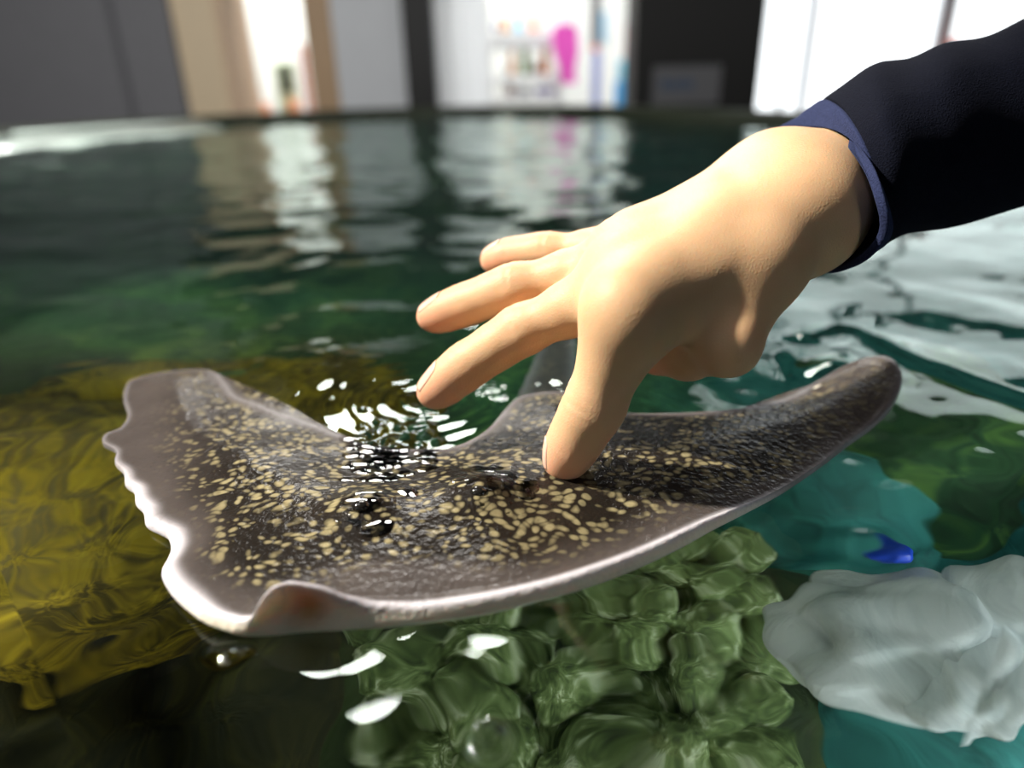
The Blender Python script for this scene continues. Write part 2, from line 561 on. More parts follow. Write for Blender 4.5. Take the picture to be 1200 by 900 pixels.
LIP = [(270, 0), (288, .001), (300, .006), (312, .0095), (330, .0105), (350, .0095), (375, .0080), (400, .0050), (430, .0025), (480, .0012), (600, .0010), (800, .0006), (900, 0)]
NO = 520
ctr_px = (560, 590)
RC = onz(ctr_px[0], ctr_px[1], 0.0)
oc = catmull([(onz(x, y, z)[0], onz(x, y, z)[1], z, x, y) for x, y, z in OUT], NO)
opx, opy, oz = oc[:, 3], oc[:, 4], oc[:, 2]
oxy = oc[:, :2]
front = smoothstep(560, 640, opy) * smoothstep(180, 260, opx) * (1 - smoothstep(880, 1000, opx))
leftm = (1 - smoothstep(200, 260, opx)) * smoothstep(520, 600, opy)
lipz = np.where(opy > 600, np.interp(opx, [a for a, b in LIP], [b for a, b in LIP]), 0.0)
edge_t = 0.0015 + 0.0015 * front + 0.0008 * leftm      # half-opened thickness of the margin
ztop_e = oz + edge_t + lipz
zbot_e = oz - edge_t * 0.4
RT, RE, RB = 110, 8, 16
rt = 1 - (1 - np.linspace(0.012, 1, RT)) ** 1.15
rings, attrs = [], []


def ray_top(px, py, r, i):
    pass


X0, Y0 = RC[0], RC[1]
V = []; a_margin = []; a_spots = []; a_belly = []; a_lip = []
ZC = 0.0085
wob = rng.normal(size=(10, 2)) * 55; wph = rng.uniform(0, 6.28, 10)


def inv_px(P):
    d = P - CAM
    f = d @ _F
    return 600 + FPX * (d @ _R) / f, 450 - FPX * (d @ _U) / f


EYES = [(562, 583), (428, 600)]
eye_xy = [onz(x, y, .006)[:2] for x, y in EYES]
XYall = np.concatenate([np.array([X0, Y0]) + (oxy - np.array([X0, Y0])) * r for r in rt])
zb = oz + edge_t
Dall = np.empty(len(XYall)); Zall = np.empty(len(XYall)); Lall = np.empty(len(XYall)); FRall = np.empty(len(XYall))
for a in range(0, len(XYall), 4000):
    dd = np.hypot(XYall[a:a + 4000, None, 0] - oxy[None, :, 0], XYall[a:a + 4000, None, 1] - oxy[None, :, 1])
    Dall[a:a + 4000] = dd.min(1)
    wgt = 1 / (dd + 0.0008) ** 2.5
    wgt /= wgt.sum(1)[:, None]
    Zall[a:a + 4000] = wgt @ zb
    Lall[a:a + 4000] = wgt @ lipz
    FRall[a:a + 4000] = wgt @ np.clip(0.22 + front + leftm, 0, 1)


def top_z(k):
    sl = slice(k * NO, (k + 1) * NO)
    xy, D = XYall[sl], Dall[sl]
    z = Zall[sl] + (ZC - 0.0015) * (1 - np.exp(-(D / 0.042) ** 1.3))
    z = z + np.sum(np.sin(xy @ wob.T + wph), axis=1) * 0.00022 * np.clip(D / 0.015, 0.1, 1)
    z = z + lipz * smoothstep(0.88, 1.0, rt[k])
    for e in eye_xy:
        z = z + 0.0036 * np.exp(-(np.linalg.norm(xy - e, axis=1) / 0.0085) ** 2)
    return z


osl0 = (ztop_e - zbot_e) / 2 * (0.5 + 0.6 * front + 0.7 * leftm) * (1 - 0.55 * np.clip(lipz / .006, 0, 1))
nr0 = oxy - np.array([X0, Y0]); nr0 = nr0 / np.linalg.norm(nr0, axis=1)[:, None]
for k in range(RT):
    sl = slice(k * NO, (k + 1) * NO)
    xy, dist = XYall[sl], Dall[sl]
    z = top_z(k)
    if k == RT - 1:
        z = ztop_e
    elif k > RT - 8:
        f_ = smoothstep(RT - 8, RT - 1, k)
        z = z * (1 - f_) + ztop_e * f_
    P = np.column_stack([xy - nr0 * (osl0 * float(smoothstep(.8, 1, rt[k])))[:, None], z])
    ppx, ppy = inv_px(P)
    V.append(P)
    a_margin.append(0.85 * np.exp(-(dist / (0.0012 + 0.0014 * leftm)) ** 2) * FRall[sl])
    tfr = np.clip((FRall[sl] - .22) / .6, 0, 1)
    s = smoothstep(0, 1, (dist - (0.0012 + 0.003 * tfr)) / (0.006 + 0.009 * tfr))
    s = s * (1 - smoothstep(0, 1, (ppy - (642 + 0.08 * np.abs(ppx - 480))) / 26) * smoothstep(330, 420, ppx) * (1 - smoothstep(640, 800, ppx)))
    s = s * smoothstep(150, 280, ppx + (ppy - 560) * 0.15)
    s = s * (1 - smoothstep(900, 1000, ppx) * 0.75)
    a_spots.append(s)
    a_belly.append(np.zeros(NO)); a_lip.append(np.zeros(NO))
for k in range(1, RE + 1):          # rounded edge
    a = k / RE
    mid = (ztop_e + zbot_e) / 2; hh = (ztop_e - zbot_e) / 2
    ang = math.pi / 2 - a * math.pi
    osl = hh * (0.5 + 0.6 * front + 0.7 * leftm) * (1 - 0.55 * np.clip(lipz / .006, 0, 1))
    out = osl * (math.cos(ang) * .35 + .65 * min(1, a * 1.6)) - osl
    # the curled lip is concave below its crest
    conc = -0.004 * (lipz / 0.0105) * math.sin(math.pi * a) ** 2
    nrm = oxy - np.array([X0, Y0]); nrm = nrm / np.linalg.norm(nrm, axis=1)[:, None]
    xy = oxy + nrm * (out + conc)[:, None]
    V.append(np.column_stack([xy, mid + hh * math.sin(ang)]))
    a_margin.append(np.clip(0.25 + front + leftm, 0, 1) * (0.95 - 0.35 * a * front))
    a_spots.append(np.zeros(NO))
    a_belly.append(front * smoothstep(0.15, 0.5, a))
    lp = np.exp(-((opx - 352) / 26) ** 2) * (opy > 600) * math.sin(math.pi * min(1, a * 1.0)) ** 2
    a_lip.append(0.9 * lp)
for k in range(1, RB + 1):          # belly
    r = 1 - k / RB * 0.985
    xy = np.array([X0, Y0]) + (oxy - np.array([X0, Y0])) * r
    z = zbot_e - (0.014) * (1 - r ** 2) - 0.002 * math.sin(math.pi * r)
    z = np.minimum(z, -0.0004 - 0.0006 * (1 - r) + np.maximum(zbot_e, 0) * r ** 6)
    V.append(np.column_stack([xy, z]))
    a_margin.append(np.zeros(NO)); a_spots.append(np.zeros(NO)); a_belly.append(np.ones(NO)); a_lip.append(np.zeros(NO))
nr = len(V)
V = np.vstack(V)
A = [np.concatenate(a) for a in (a_margin, a_spots, a_belly, a_lip)]
F = []
for i in range(nr - 1):
    for j in range(NO):
        j2 = (j + 1) % NO
        F.append((i * NO + j, i * NO + j2, (i + 1) * NO + j2, (i + 1) * NO + j))
V = np.vstack([V, [[X0, Y0, ZC], [X0, Y0, -0.016]]])
for a in range(4):
    A[a] = np.concatenate([A[a], [[0, 1, 0, 0][a], [0, 0, 1, 0][a]]])
nt = nr * NO
for j in range(NO):
    F.append((nt, (j + 1) % NO, j))
    F.append((nt + 1, (nr - 1) * NO + j, (nr - 1) * NO + (j + 1) % NO))
# tail with its two side folds, growing out of the back of the disc
tail = catmull([(*onz(636, 520, 0.0)[:2], -0.002, .0100), (*onz(644, 475, -.008)[:2], -.009, .0085), (*onz(652, 430, -.012)[:2], -.013, .0062),
                (*onz(655, 395, -.016)[:2], -.018, .0050), (*onz(650, 360, -.02)[:2], -.026, .0040), (*onz(640, 335, -.03)[:2], -.036, .0028), (*onz(625, 318, -.04)[:2], -.046, .0012)], 60, closed=False)
TS = 20
b0 = len(V)
tv = []; ta = []
for i in range(len(tail)):
    t = tail[min(i + 1, len(tail) - 1), :3] - tail[max(i - 1, 0), :3]; t /= np.linalg.norm(t)
    sd = np.cross(t, [0, 0, 1]); sd /= np.linalg.norm(sd); up = np.cross(sd, t)
    for j in range(TS):
        an = 2 * math.pi * j / TS
        w = 1.25 + 0.35 * abs(math.cos(an)) ** 6
        tv.append(tail[i, :3] + tail[i, 3] * (sd * math.cos(an) * w + up * math.sin(an) * 0.55))
        ta.append(0.10 + abs(math.cos(an)) ** 6 * 0.5)
V = np.vstack([V, tv])
A[0] = np.concatenate([A[0], ta]); A[1] = np.concatenate([A[1], [0.35] * len(tv)])
A[2] = np.concatenate([A[2], [0] * len(tv)]); A[3] = np.concatenate([A[3], [0] * len(tv)])
for i in range(len(tail) - 1):
    for j in range(TS):
        j2 = (j + 1) % TS
        F.append((b0 + i * TS + j, b0 + i * TS + j2, b0 + (i + 1) * TS + j2, b0 + (i + 1) * TS + j))
F.append(tuple(b0 + (len(tail) - 1) * TS + j for j in range(TS)))
ray_o = np.array([X0, Y0, 0.0])
ray_me = mesh_np('stingray', V - ray_o, F)
for nm, a in zip(('margin', 'spots', 'belly', 'lip'), A):
    set_attr(ray_me, nm, a)
bm = bmesh.new(); bm.from_mesh(ray_me); bmesh.ops.recalc_face_normals(bm, faces=bm.faces); bm.to_mesh(ray_me); bm.free()
ray = link('ray', ray_me, RAY)
ray.location = ray_o
tag(ray, 'brown ray with yellowish spots and a white lower edge, floating at the water surface', 'ray')
m = Mat('ray_eye'); nz = m.noise(200, 2, vec=m.coords())
m.principled(m.mix(nz.outputs[0], (0.004, 0.004, 0.005, 1), (0.02, 0.018, 0.015, 1)), 0.08, 0.6)
EYE = m.m
for e in eye_xy:
    bm = bmesh.new(); bmesh.ops.create_uvsphere(bm, u_segments=20, v_segments=14, radius=1)
    for v in bm.verts: v.co = Vector((v.co.x * .0027, v.co.y * .0022, v.co.z * .0017))
    me = bpy.data.meshes.new('eye'); bm.to_mesh(me); bm.free()
    o = link('eye', me, EYE, ray)
    o.location = (e[0] - X0, e[1] - Y0 - 0.0040, 0.0108)
    o['label'] = 'glossy black eye'

# ------------------------------------------------------------------ hand (signed distance field -> surface nets)
J = {
    'W_u': (908, 223, .243, .0150), 'W_r': (938, 252, .228, .0142),
    'i0': (738, 370, .200, .0108), 'i1': (697, 474, .211, .0086), 'i2': (673, 517, .219, .0073), 'i3': (659, 544, .2235, .0054),
    'm0': (735, 333, .216, .0100), 'm1': (611, 387, .232, .0078), 'm2': (548, 428, .240, .0072), 'm3': (508, 459, .2445, .0061),
    'r0': (737, 307, .230, .0092), 'r1': (602, 336, .243, .0073), 'r2': (546, 357, .252, .0066), 'r3': (505, 371, .258, .0055),
    'p0': (746, 291, .243, .0078), 'p1': (642, 293, .257, .0056), 'p2': (603, 298, .264, .0052), 'p3': (576, 305, .268, .0045),
    't0': (890, 312, .214, .0118), 't1': (853, 404, .204, .0090), 't2': (806, 414, .226, .0084), 't3': (770, 416, .240, .0072),
    'A1': (1002, 207, .244, .0150), 'A2': (1120, 150, .252, .0220),
}
JP = {k: (pix(v[0], v[1], v[2]), v[3]) for k, v in J.items()}
MCPc = (JP['m0'][0] + JP['r0'][0]) / 2
WR = (JP['W_u'][0] + JP['W_r'][0]) / 2
dors = np.cross(JP['i0'][0] - JP['p0'][0], WR - MCPc); dors /= np.linalg.norm(dors)
if dors[2] < 0: dors = -dors

HS = 0.00105
allp = np.array([p for p, r in JP.values()])
lo = allp.min(0) - 0.026; hi = allp.max(0) + 0.026
nn = np.ceil((hi - lo) / HS).astype(int)
ax = [lo[i] + np.arange(nn[i]) * HS for i in range(3)]
GXh, GYh, GZh = [a.astype(np.float32) for a in np.meshgrid(*ax, indexing='ij', sparse=True)]


def cone(a, b, ra, rb):
    a = np.asarray(a); b = np.asarray(b)
    d = b - a; L2 = float(d @ d)
    px, py, pz = GXh - np.float32(a[0]), GYh - np.float32(a[1]), GZh - np.float32(a[2])
    t = np.clip((px * np.float32(d[0]) + py * np.float32(d[1]) + pz * np.float32(d[2])) / np.float32(L2), 0, 1)
    qx, qy, qz = px - t * np.float32(d[0]), py - t * np.float32(d[1]), pz - t * np.float32(d[2])
    return np.sqrt(qx * qx + qy * qy + qz * qz) - (np.float32(ra) + t * np.float32(rb - ra))


def smin(a, b, k):
    h = np.maximum(np.float32(k) - np.abs(a - b), 0) / np.float32(k)
    return np.minimum(a, b) - h * h * np.float32(k * 0.25)


def jc(a, b, ra=None, rb=None):
    return cone(JP[a][0], JP[b][0], ra or JP[a][1], rb or JP[b][1])


palm = jc('W_u', 'W_r')
for a, b, ra, rb in (('W_u', 'p0', .0140, .0088), ('W_u', 'r0', .0150, .0102), ('W_r', 'm0', .0150, .0112), ('W_r', 'i0', .0150, .0112),
                     ('i0', 'm0', .0104, .0098), ('m0', 'r0', .0096, .0090), ('r0', 'p0', .0088, .0078)):
    palm = smin(palm, jc(a, b, ra, rb), 0.014)
palm = smin(palm, jc('W_r', 't0', .0142, .0118), 0.008)
palm = smin(palm, jc('t0', 'i0', .0105, .0085), 0.010)
arm = smin(cone(WR, JP['A1'][0], .0165, .0155), jc('A1', 'A2'), 0.01)
arm = smin(arm, cone(JP['W_r'][0], JP['A1'][0], .0118, .0125), 0.006)
arm = smin(arm, cone(JP['W_u'][0], JP['A1'][0], .0112, .0115), 0.006)
palm = smin(palm, arm, 0.014)
# knuckles and tendons
for f, rr in (('i0', .0056), ('m0', .0056), ('r0', .0050), ('p0', .0044)):
    c0 = JP[f][0] + dors * (JP[f][1] - rr * 0.88)
    palm = smin(palm, cone(c0, c0 + (WR - c0) * 0.10, rr, rr * .9), 0.010)
    palm = smin(palm, cone(c0 - dors * .0004, c0 * 0.45 + (WR + dors * .0135) * 0.55, .0034, .0018), 0.012)

fing = None
creases = []
for f in 'imrp':
    seg = None
    for a, b in ((0, 1), (1, 2), (2, 3)):
        pa, ra = JP[f + str(a)]; pb, rb = JP[f + str(b)]
        mid = (pa + pb) / 2
        rm = (ra + rb) / 2 * (0.95 if a else 0.93)
        for c in (cone(pa, mid, ra * (0.93 if a == 0 else 1.0), rm), cone(mid, pb, rm, rb)):
            seg = c if seg is None else smin(seg, c, 0.006)
    # fingertip pad
    d = JP[f + '3'][0] - JP[f + '2'][0]; d /= np.linalg.norm(d)
    nd = dors - d * (dors @ d); nd /= np.linalg.norm(nd)
    pad = JP[f + '3'][0] - d * 0.004 - nd * JP[f + '3'][1] * 0.18
    seg = smin(seg, cone(pad, pad + d * .001, JP[f + '3'][1] * 1.06, JP[f + '3'][1] * 1.02), 0.003)
    # knuckle bump and crease lines at the two finger joints
    for jn, pr, amp in (('1', '0', .00060), ('2', '1', .00035)):
        c0 = JP[f + jn][0]; d1 = c0 - JP[f + pr][0]; d1 /= np.linalg.norm(d1)
        n1 = dors - d1 * (dors @ d1); n1 /= np.linalg.norm(n1)
        bp = c0 + n1 * JP[f + jn][1] * 0.34
        seg = smin(seg, cone(bp - d1 * .001, bp + d1 * .001, JP[f + jn][1] * .66, JP[f + jn][1] * .66), 0.003)
        u = (GXh - np.float32(c0[0])) * np.float32(d1[0]) + (GYh - np.float32(c0[1])) * np.float32(d1[1]) + (GZh - np.float32(c0[2])) * np.float32(d1[2])
        w = (GXh - np.float32(c0[0])) * np.float32(n1[0]) + (GYh - np.float32(c0[1])) * np.float32(n1[1]) + (GZh - np.float32(c0[2])) * np.float32(n1[2])
        seg = seg + (amp * (np.cos(u * 2100) * 0.5 + 0.5) * np.exp(-(u / 0.0034) ** 2) * (w > JP[f + jn][1] * 0.35)).astype(np.float32)
    fing = seg if fing is None else smin(fing, seg, 0.0016)
thumb = None
for a, b in (('t0', 't1'), ('t1', 't2'), ('t2', 't3')):
    c = jc(a, b)
    thumb = c if thumb is None else smin(thumb, c, 0.004)
SDF = smin(palm, fing, 0.0065)
SDF = smin(SDF, thumb, 0.007)
del palm, fing, thumb, seg


def surface_nets(Fd, org, h):
    s = Fd < 0
    nx, ny, nz_ = Fd.shape
    corners = [(i, j, k) for i in (0, 1) for j in (0, 1) for k in (0, 1)]
    cnt = np.zeros((nx - 1, ny - 1, nz_ - 1), np.uint8)
    for (i, j, k) in corners:
        cnt += s[i:nx - 1 + i, j:ny - 1 + j, k:nz_ - 1 + k]
    act = (cnt > 0) & (cnt < 8)
    ids = -np.ones(act.shape, np.int64)
    cells = np.argwhere(act)
    ids[act] = np.arange(len(cells))
    acc = np.zeros((len(cells), 3)); num = np.zeros(len(cells))
    ci = cells
    for a in range(3):
        for (p, q_) in ((0, 0), (0, 1), (1, 0), (1, 1)):
            o0 = [0, 0, 0]; oth = [x for x in range(3) if x != a]
            o0[oth[0]] = p; o0[oth[1]] = q_
            o1 = list(o0); o1[a] = 1
            f0 = Fd[ci[:, 0] + o0[0], ci[:, 1] + o0[1], ci[:, 2] + o0[2]].astype(float)
            f1 = Fd[ci[:, 0] + o1[0], ci[:, 1] + o1[1], ci[:, 2] + o1[2]].astype(float)
            cr = (f0 < 0) != (f1 < 0)
            t = np.where(cr, f0 / np.where(cr, f0 - f1, 1), 0)
            pos = np.tile(np.array(o0, float), (len(ci), 1)); pos[:, a] = t
            acc[cr] += pos[cr]; num[cr] += 1
    Vs = org + (ci + acc / num[:, None]) * h
    Fs = []
    for a in range(3):
        b, c = (a + 1) % 3, (a + 2) % 3
        sl0 = [slice(None)] * 3; sl1 = [slice(None)] * 3
        sl0[a] = slice(0, -1); sl1[a] = slice(1, None)
        cr = s[tuple(sl0)] != s[tuple(sl1)]
        e = np.argwhere(cr)
        e = e[(e[:, b] > 0) & (e[:, c] > 0) & (e[:, b] < Fd.shape[b] - 1) & (e[:, c] < Fd.shape[c] - 1)]
        fl = s[e[:, 0], e[:, 1], e[:, 2]]
        quad = []
        for (db, dc) in ((-1, -1), (0, -1), (0, 0), (-1, 0)):
            cc = e.copy(); cc[:, b] += db; cc[:, c] += dc
            quad.append(ids[cc[:, 0], cc[:, 1], cc[:, 2]])
        quad = np.stack(quad, 1)
        quad[~fl] = quad[~fl][:, ::-1]
        Fs.append(quad)
    return Vs, np.vstack(Fs)


HV, HF = surface_nets(SDF, lo, HS)
del SDF
hand_o = JP['A2'][0]
person = empty('person', tuple(hand_o))
tag(person, 'person in a dark navy sleeve reaching in, index fingertip on the ray', 'person')
hand_me = mesh_np('hand', HV - hand_o, HF)
bm = bmesh.new(); bm.from_mesh(hand_me)
for _ in range(2):
    bmesh.ops.smooth_vert(bm, verts=bm.verts, factor=0.5, use_axis_x=True, use_axis_y=True, use_axis_z=True)
bm.to_mesh(hand_me); bm.free()
red = np.zeros(len(HV))
for f in 'imrpt':
    dd = np.linalg.norm(HV - JP[f + '3'][0], axis=1)
    red = np.maximum(red, 0.55 * np.exp(-(dd / 0.013) ** 2))
    dd = np.linalg.norm(HV - JP[f + '1'][0], axis=1)
    red = np.maximum(red, 0.12 * np.exp(-(dd / 0.009) ** 2))
set_attr(hand_me, 'red', red)
hand = link('hand', hand_me, SKIN, person)

# nails: laid on the skin of each fingertip
from mathutils.bvhtree import BVHTree
hb = BVHTree.FromPolygons([v.co.copy() for v in hand_me.vertices], [tuple(p.vertices) for p in hand_me.polygons])
for f in 'imrp':
    p3, r3 = JP[f + '3']; p2 = JP[f + '2'][0]
    d = p3 - p2; d /= np.linalg.norm(d)
    nd = dors - d * (dors @ d); nd /= np.linalg.norm(nd)
    sd = np.cross(d, nd)
    bm = bmesh.new()
    nu, nv = 14, 12
    L, W = r3 * 2.0, r3 * 1.35
    grid = []
    for i in range(nu + 1):
        row = []
        u = i / nu
        for j in range(nv + 1):
            w = j / nv * 2 - 1
            wl = 0.5 * W * w * (1 - 0.22 * (1 - u) ** 3 - 0.10 * u ** 4)
            along = r3 * 0.55 - L * (1 - u) - (0.35 * r3 * w * w * (1 if u > .5 else -1) * abs(u - .5) * 2 * .6)
            org = p3 + d * along + sd * wl + nd * 0.02 - hand_o
            h_ = hb.ray_cast(Vector(org), Vector(-nd))
            q_ = np.array(h_[0]) if h_[0] is not None else org - nd * (0.02 - r3)
            q_ = q_ + nd * (0.00010 + 0.0003 * (1 - w * w))
            row.append(bm.verts.new(q_))
        grid.append(row)
    for i in range(nu):
        for j in range(nv):
            bm.faces.new((grid[i][j], grid[i + 1][j], grid[i + 1][j + 1], grid[i][j + 1]))
    bmesh.ops.recalc_face_normals(bm, faces=bm.faces)
    bmesh.ops.solidify(bm, geom=bm.faces[:], thickness=0.0006)
    me = bpy.data.meshes.new('fingernail'); bm.to_mesh(me); bm.free()
    o = link('fingernail', me, NAIL, person)
    o['label'] = 'pale pink fingernail'

# sleeve: rings of (px, py, depth)
R0 = [(905, 158, .258), (945, 150, .243), (985, 157, .225), (1018, 190, .209), (1035, 235, .203), (1040, 266, .205), (1022, 296, .214), (993, 314, .228), (962, 317, .243), (936, 285, .259), (912, 220, .266)]
NS = 64
ring0 = catmull([pix(*p) for p in R0], NS)


def ell(cx, cy, d, hx, hy, dr, twist=0.0):
    """ring in image-like frame: starts at upper far side and runs over the near side"""
    out = []
    for j in range(NS):
        a = 2 * math.pi * j / NS + twist
        # a=0: top; a=pi/2: near; a=pi: bottom; 3pi/2: far
        out.append(pix(cx + hx * -math.cos(a), cy - hy * math.cos(a), d - dr * math.sin(a)))
    return np.array(out)


# align ellipse phases: ring0 starts at its top far point, goes near, bottom, far
keys = [(0.0, ring0), (0.10, None), (0.30, ell(1040, 178, .238, 22, 97, .031, -0.25)), (0.55, ell(1110, 158, .242, 14, 104, .033, -0.2)),
        (0.8, ell(1200, 132, .250, 10, 106, .036, -0.1)), (1.0, ell(1330, 100, .262, 6, 116, .042)), (1.6, ell(1700, 60, .30, 0, 150, .055)), (2.4, ell(2300, 60, .38, 0, 150, .065))]
keys = [k for k in keys if k[1] is not None]
kt = np.array([k[0] for k in keys]); KR = np.array([k[1] for k in keys])
ts = np.concatenate([np.linspace(0, 1.0, 70), np.linspace(1.03, 2.4, 30)])
SV = []
for ti, t in enumerate(ts):
    i = min(np.searchsorted(kt, t, side='right') - 1, len(kt) - 2)
    u = (t - kt[i]) / (kt[i + 1] - kt[i])
    a, b, c, d = KR[max(i - 1, 0)], KR[i], KR[i + 1], KR[min(i + 2, len(kt) - 1)]
    ring = 0.5 * (2 * b + (c - a) * u + (2 * a - 5 * b + 4 * c - d) * u * u + (3 * b - a - 3 * c + d) * u ** 3)
    cen = ring.mean(0)
    ph = np.linspace(0, 2 * math.pi, NS, endpoint=False)
    fold = 0.030 * np.sin(3 * ph + 7 * t) * smoothstep(0.12, 0.4, t) + 0.035 * np.sin(22 * t + 1.5 * np.sin(ph + 1)) * smoothstep(0.15, 0.4, t) * (0.5 + 0.5 * np.cos(ph - 0.5))
    hem = 0.02 * math.exp(-((t - 0.02) / 0.025) ** 2) - 0.02 * math.exp(-((t - 0.085) / 0.012) ** 2)
    SV.append(cen + (ring - cen) * (1 + fold + hem)[:, None])
nS = len(SV)
SV = np.vstack(SV)
SF = [(i * NS + j, i * NS + (j + 1) % NS, (i + 1) * NS + (j + 1) % NS, (i + 1) * NS + j) for i in range(nS - 1) for j in range(NS)]
SF.append(tuple((nS - 1) * NS + j for j in range(NS)))
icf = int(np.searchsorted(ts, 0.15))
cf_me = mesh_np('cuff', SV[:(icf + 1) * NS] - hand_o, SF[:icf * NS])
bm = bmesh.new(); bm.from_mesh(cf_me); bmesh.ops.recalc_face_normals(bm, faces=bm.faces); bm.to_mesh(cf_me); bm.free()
cuff = link('cuff', cf_me, CUFF_LIT, person)  # same fabric as the sleeve, key light's brightening put into its colour
cuff['label'] = 'navy sleeve cuff with its lit tone painted in'
for nm_, tp_ in (('thick', 'SOLIDIFY'), ('sub', 'SUBSURF')):
    md = cuff.modifiers.new(nm_, tp_)
    if tp_ == 'SOLIDIFY':
        md.thickness = 0.0026; md.offset = -0.8
    else:
        md.levels = 1; md.render_levels = 1
SF = [tuple(v - icf * NS for v in f_) for f_ in SF[icf * NS:]]
SV = SV[icf * NS:]
sl_me = mesh_np('sleeve', SV - hand_o, SF)
bm = bmesh.new(); bm.from_mesh(sl_me)
bmesh.ops.recalc_face_normals(bm, faces=bm.faces)
bm.to_mesh(sl_me); bm.free()
sleeve = link('sleeve', sl_me, CLOTH, person)
sleeve['label'] = 'dark navy knit sleeve'
md = sleeve.modifiers.new('thick', 'SOLIDIFY'); md.thickness = 0.0022; md.offset = -1
md2 = sleeve.modifiers.new('sub', 'SUBSURF'); md2.levels = 1; md2.render_levels = 1

# ------------------------------------------------------------------ water surface
th_f = np.linspace(-0.75, 0.75, 860)
th_c = np.linspace(0.75, 2 * math.pi - 0.75, 90)[1:-1]
TH = np.concatenate([th_f, th_c])                 # azimuth from +Y, clockwise
RR = np.exp(np.linspace(math.log(0.03), math.log(3.6), 1050))
TT, RRg = np.meshgrid(TH, RR, indexing='ij')
WX = RRg * np.sin(TT); WY = RRg * np.cos(TT)
near_spacing = np.where(np.abs(((TT + math.pi) % (2 * math.pi)) - math.pi) < 0.75, RRg * 0.0045, RRg * 0.06)
WZ = np.zeros_like(WX)
for lam, slope, num, base_dir, spread in ((0.50, 0.010, 5, 1.4, 1.0), (0.20, 0.028, 8, 1.5, 0.7), (0.085, 0.042, 14, 1.6, 0.8), (0.040, 0.030, 16, 1.6, 1.2), (0.018, 0.020, 14, 1.5, 1.5)):
    for _ in range(num):
        l_ = lam * math.exp(rng.normal() * 0.2)
        an = base_dir + rng.normal() * spread
        kx, ky = 2 * math.pi / l_ * math.cos(an), 2 * math.pi / l_ * math.sin(an)
        amp = slope * l_ / (2 * math.pi) * math.sqrt(2 / num)
        fade = np.clip((l_ / near_spacing - 3) / 5, 0, 1)
        WZ += amp * np.sin(kx * WX + ky * WY + rng.uniform(0, 6.28)) * fade
frontw = np.exp(-((WY - 0.14) / 0.10) ** 2) * (WY > -.2)
for _ in range(16):
    l_ = 0.030 * math.exp(rng.normal() * 0.25); an = rng.uniform(0, 6.28)
    kx, ky = 2 * math.pi / l_ * math.cos(an), 2 * math.pi / l_ * math.sin(an)
    WZ += 0.062 * l_ / (2 * math.pi) * math.sqrt(2 / 16) * np.sin(kx * WX + ky * WY + rng.uniform(0, 6.28)) * frontw
# calmer over the ray's back
rx0, ry0 = RC[0], RC[1] + 0.01
calm = np.exp(-(((WX - rx0) / 0.13) ** 2 + ((WY - ry0) / 0.06) ** 2) ** 2)
WZ *= 1 - 0.6 * calm
# rings spreading from the fingertips
for (px, py, amp, lam, fall) in ((500, 470, .00028, .0085, .035), (490, 380, .0003, .009, .03), (664, 545, .0003, .008, .03), (985, 430, .0003, .020, .04)):
    c0 = onz(px, py, 0)
    d = np.sqrt((WX - c0[0]) ** 2 + (WY - c0[1]) ** 2)
    WZ += amp * np.cos(2 * math.pi * d / lam) * np.exp(-d / fall) * np.clip((lam / near_spacing - 3) / 4, 0, 1)
# domed water over the raised right wing tip, bow wave past it
c0 = onz(985, 432, 0.006)
WZ += 0.0085 * np.exp(-(((WX - c0[0]) / 0.013) ** 2 + ((WY - c0[1]) / 0.016) ** 2))
ridge = catmull([onz(x, y, 0)[:2] for x, y in ((945, 402), (975, 388), (1010, 392), (1060, 420), (1130, 448), (1210, 474), (1300, 500))], 120, closed=False)
near_m = (WX > .08) & (WX < .55) & (WY > .15) & (WY < .6)
dmin = np.full(WX.shape, 9.0); dm_ = np.full(near_m.sum(), 9.0)
pts_ = np.stack([WX[near_m], WY[near_m]], 1)
for rp in ridge:
    dm_ = np.minimum(dm_, np.hypot(pts_[:, 0] - rp[0], pts_[:, 1] - rp[1]))
dmin[near_m] = dm_
WZ += 0.0042 * np.exp(-(dmin / 0.0065) ** 2)
# splashy little bumps where water runs off skin and fingers
bumps = []
for (cx, cy, sx, sy, n) in ((448, 528, 32, 34, 60), (505, 505, 14, 30, 14), (566, 556, 18, 7, 12), (615, 570, 6, 5, 4), (575, 455, 16, 8, 7), (548, 376, 14, 5, 4),
                            (505, 356, 18, 12, 4), (600, 512, 5, 4, 2), (580, 872, 26, 12, 9), (985, 430, 9, 12, 3), (270, 765, 22, 6, 4), (410, 610, 25, 14, 8)):
    for _ in range(n):
        bumps.append((cx + rng.normal() * sx * 0.6, cy + rng.normal() * sy * 0.6, rng.uniform(.0011, .0022), rng.uniform(.0005, .0011)))
for (bx, by, sg, hh) in bumps:
    c0 = onz(bx, by, 0.0)
    d2 = (WX - c0[0]) ** 2 + (WY - c0[1]) ** 2
    WZ += hh * np.exp(-d2 / (2 * sg * sg)) * (d2 < 30 * sg * sg)
nT, nR = WX.shape
Vw = np.stack([WX, WY, WZ], -1).reshape(-1, 3)
idw = np.arange(nT * nR).reshape(nT, nR)
insw = inside_pool(WX, WY, POOLC + 0.0)
q = np.stack([idw, np.roll(idw, -1, 0)], -1)
A0, B0 = idw[:, :-1], np.roll(idw, -1, 0)[:, :-1]
A1, B1 = idw[:, 1:], np.roll(idw, -1, 0)[:, 1:]
keep = insw[:, :-1] & np.roll(insw, -1, 0)[:, :-1] | insw[:, 1:]
Q = np.stack([A0, A1, B1, B0], -1)[keep]
cv = len(Vw)
Vw = np.vstack([Vw, [[0, 0, float(WZ[:, 0].mean())]]])
used = np.zeros(len(Vw), bool); used[Q.reshape(-1)] = True; used[-1] = True; used[idw[:, 0]] = True
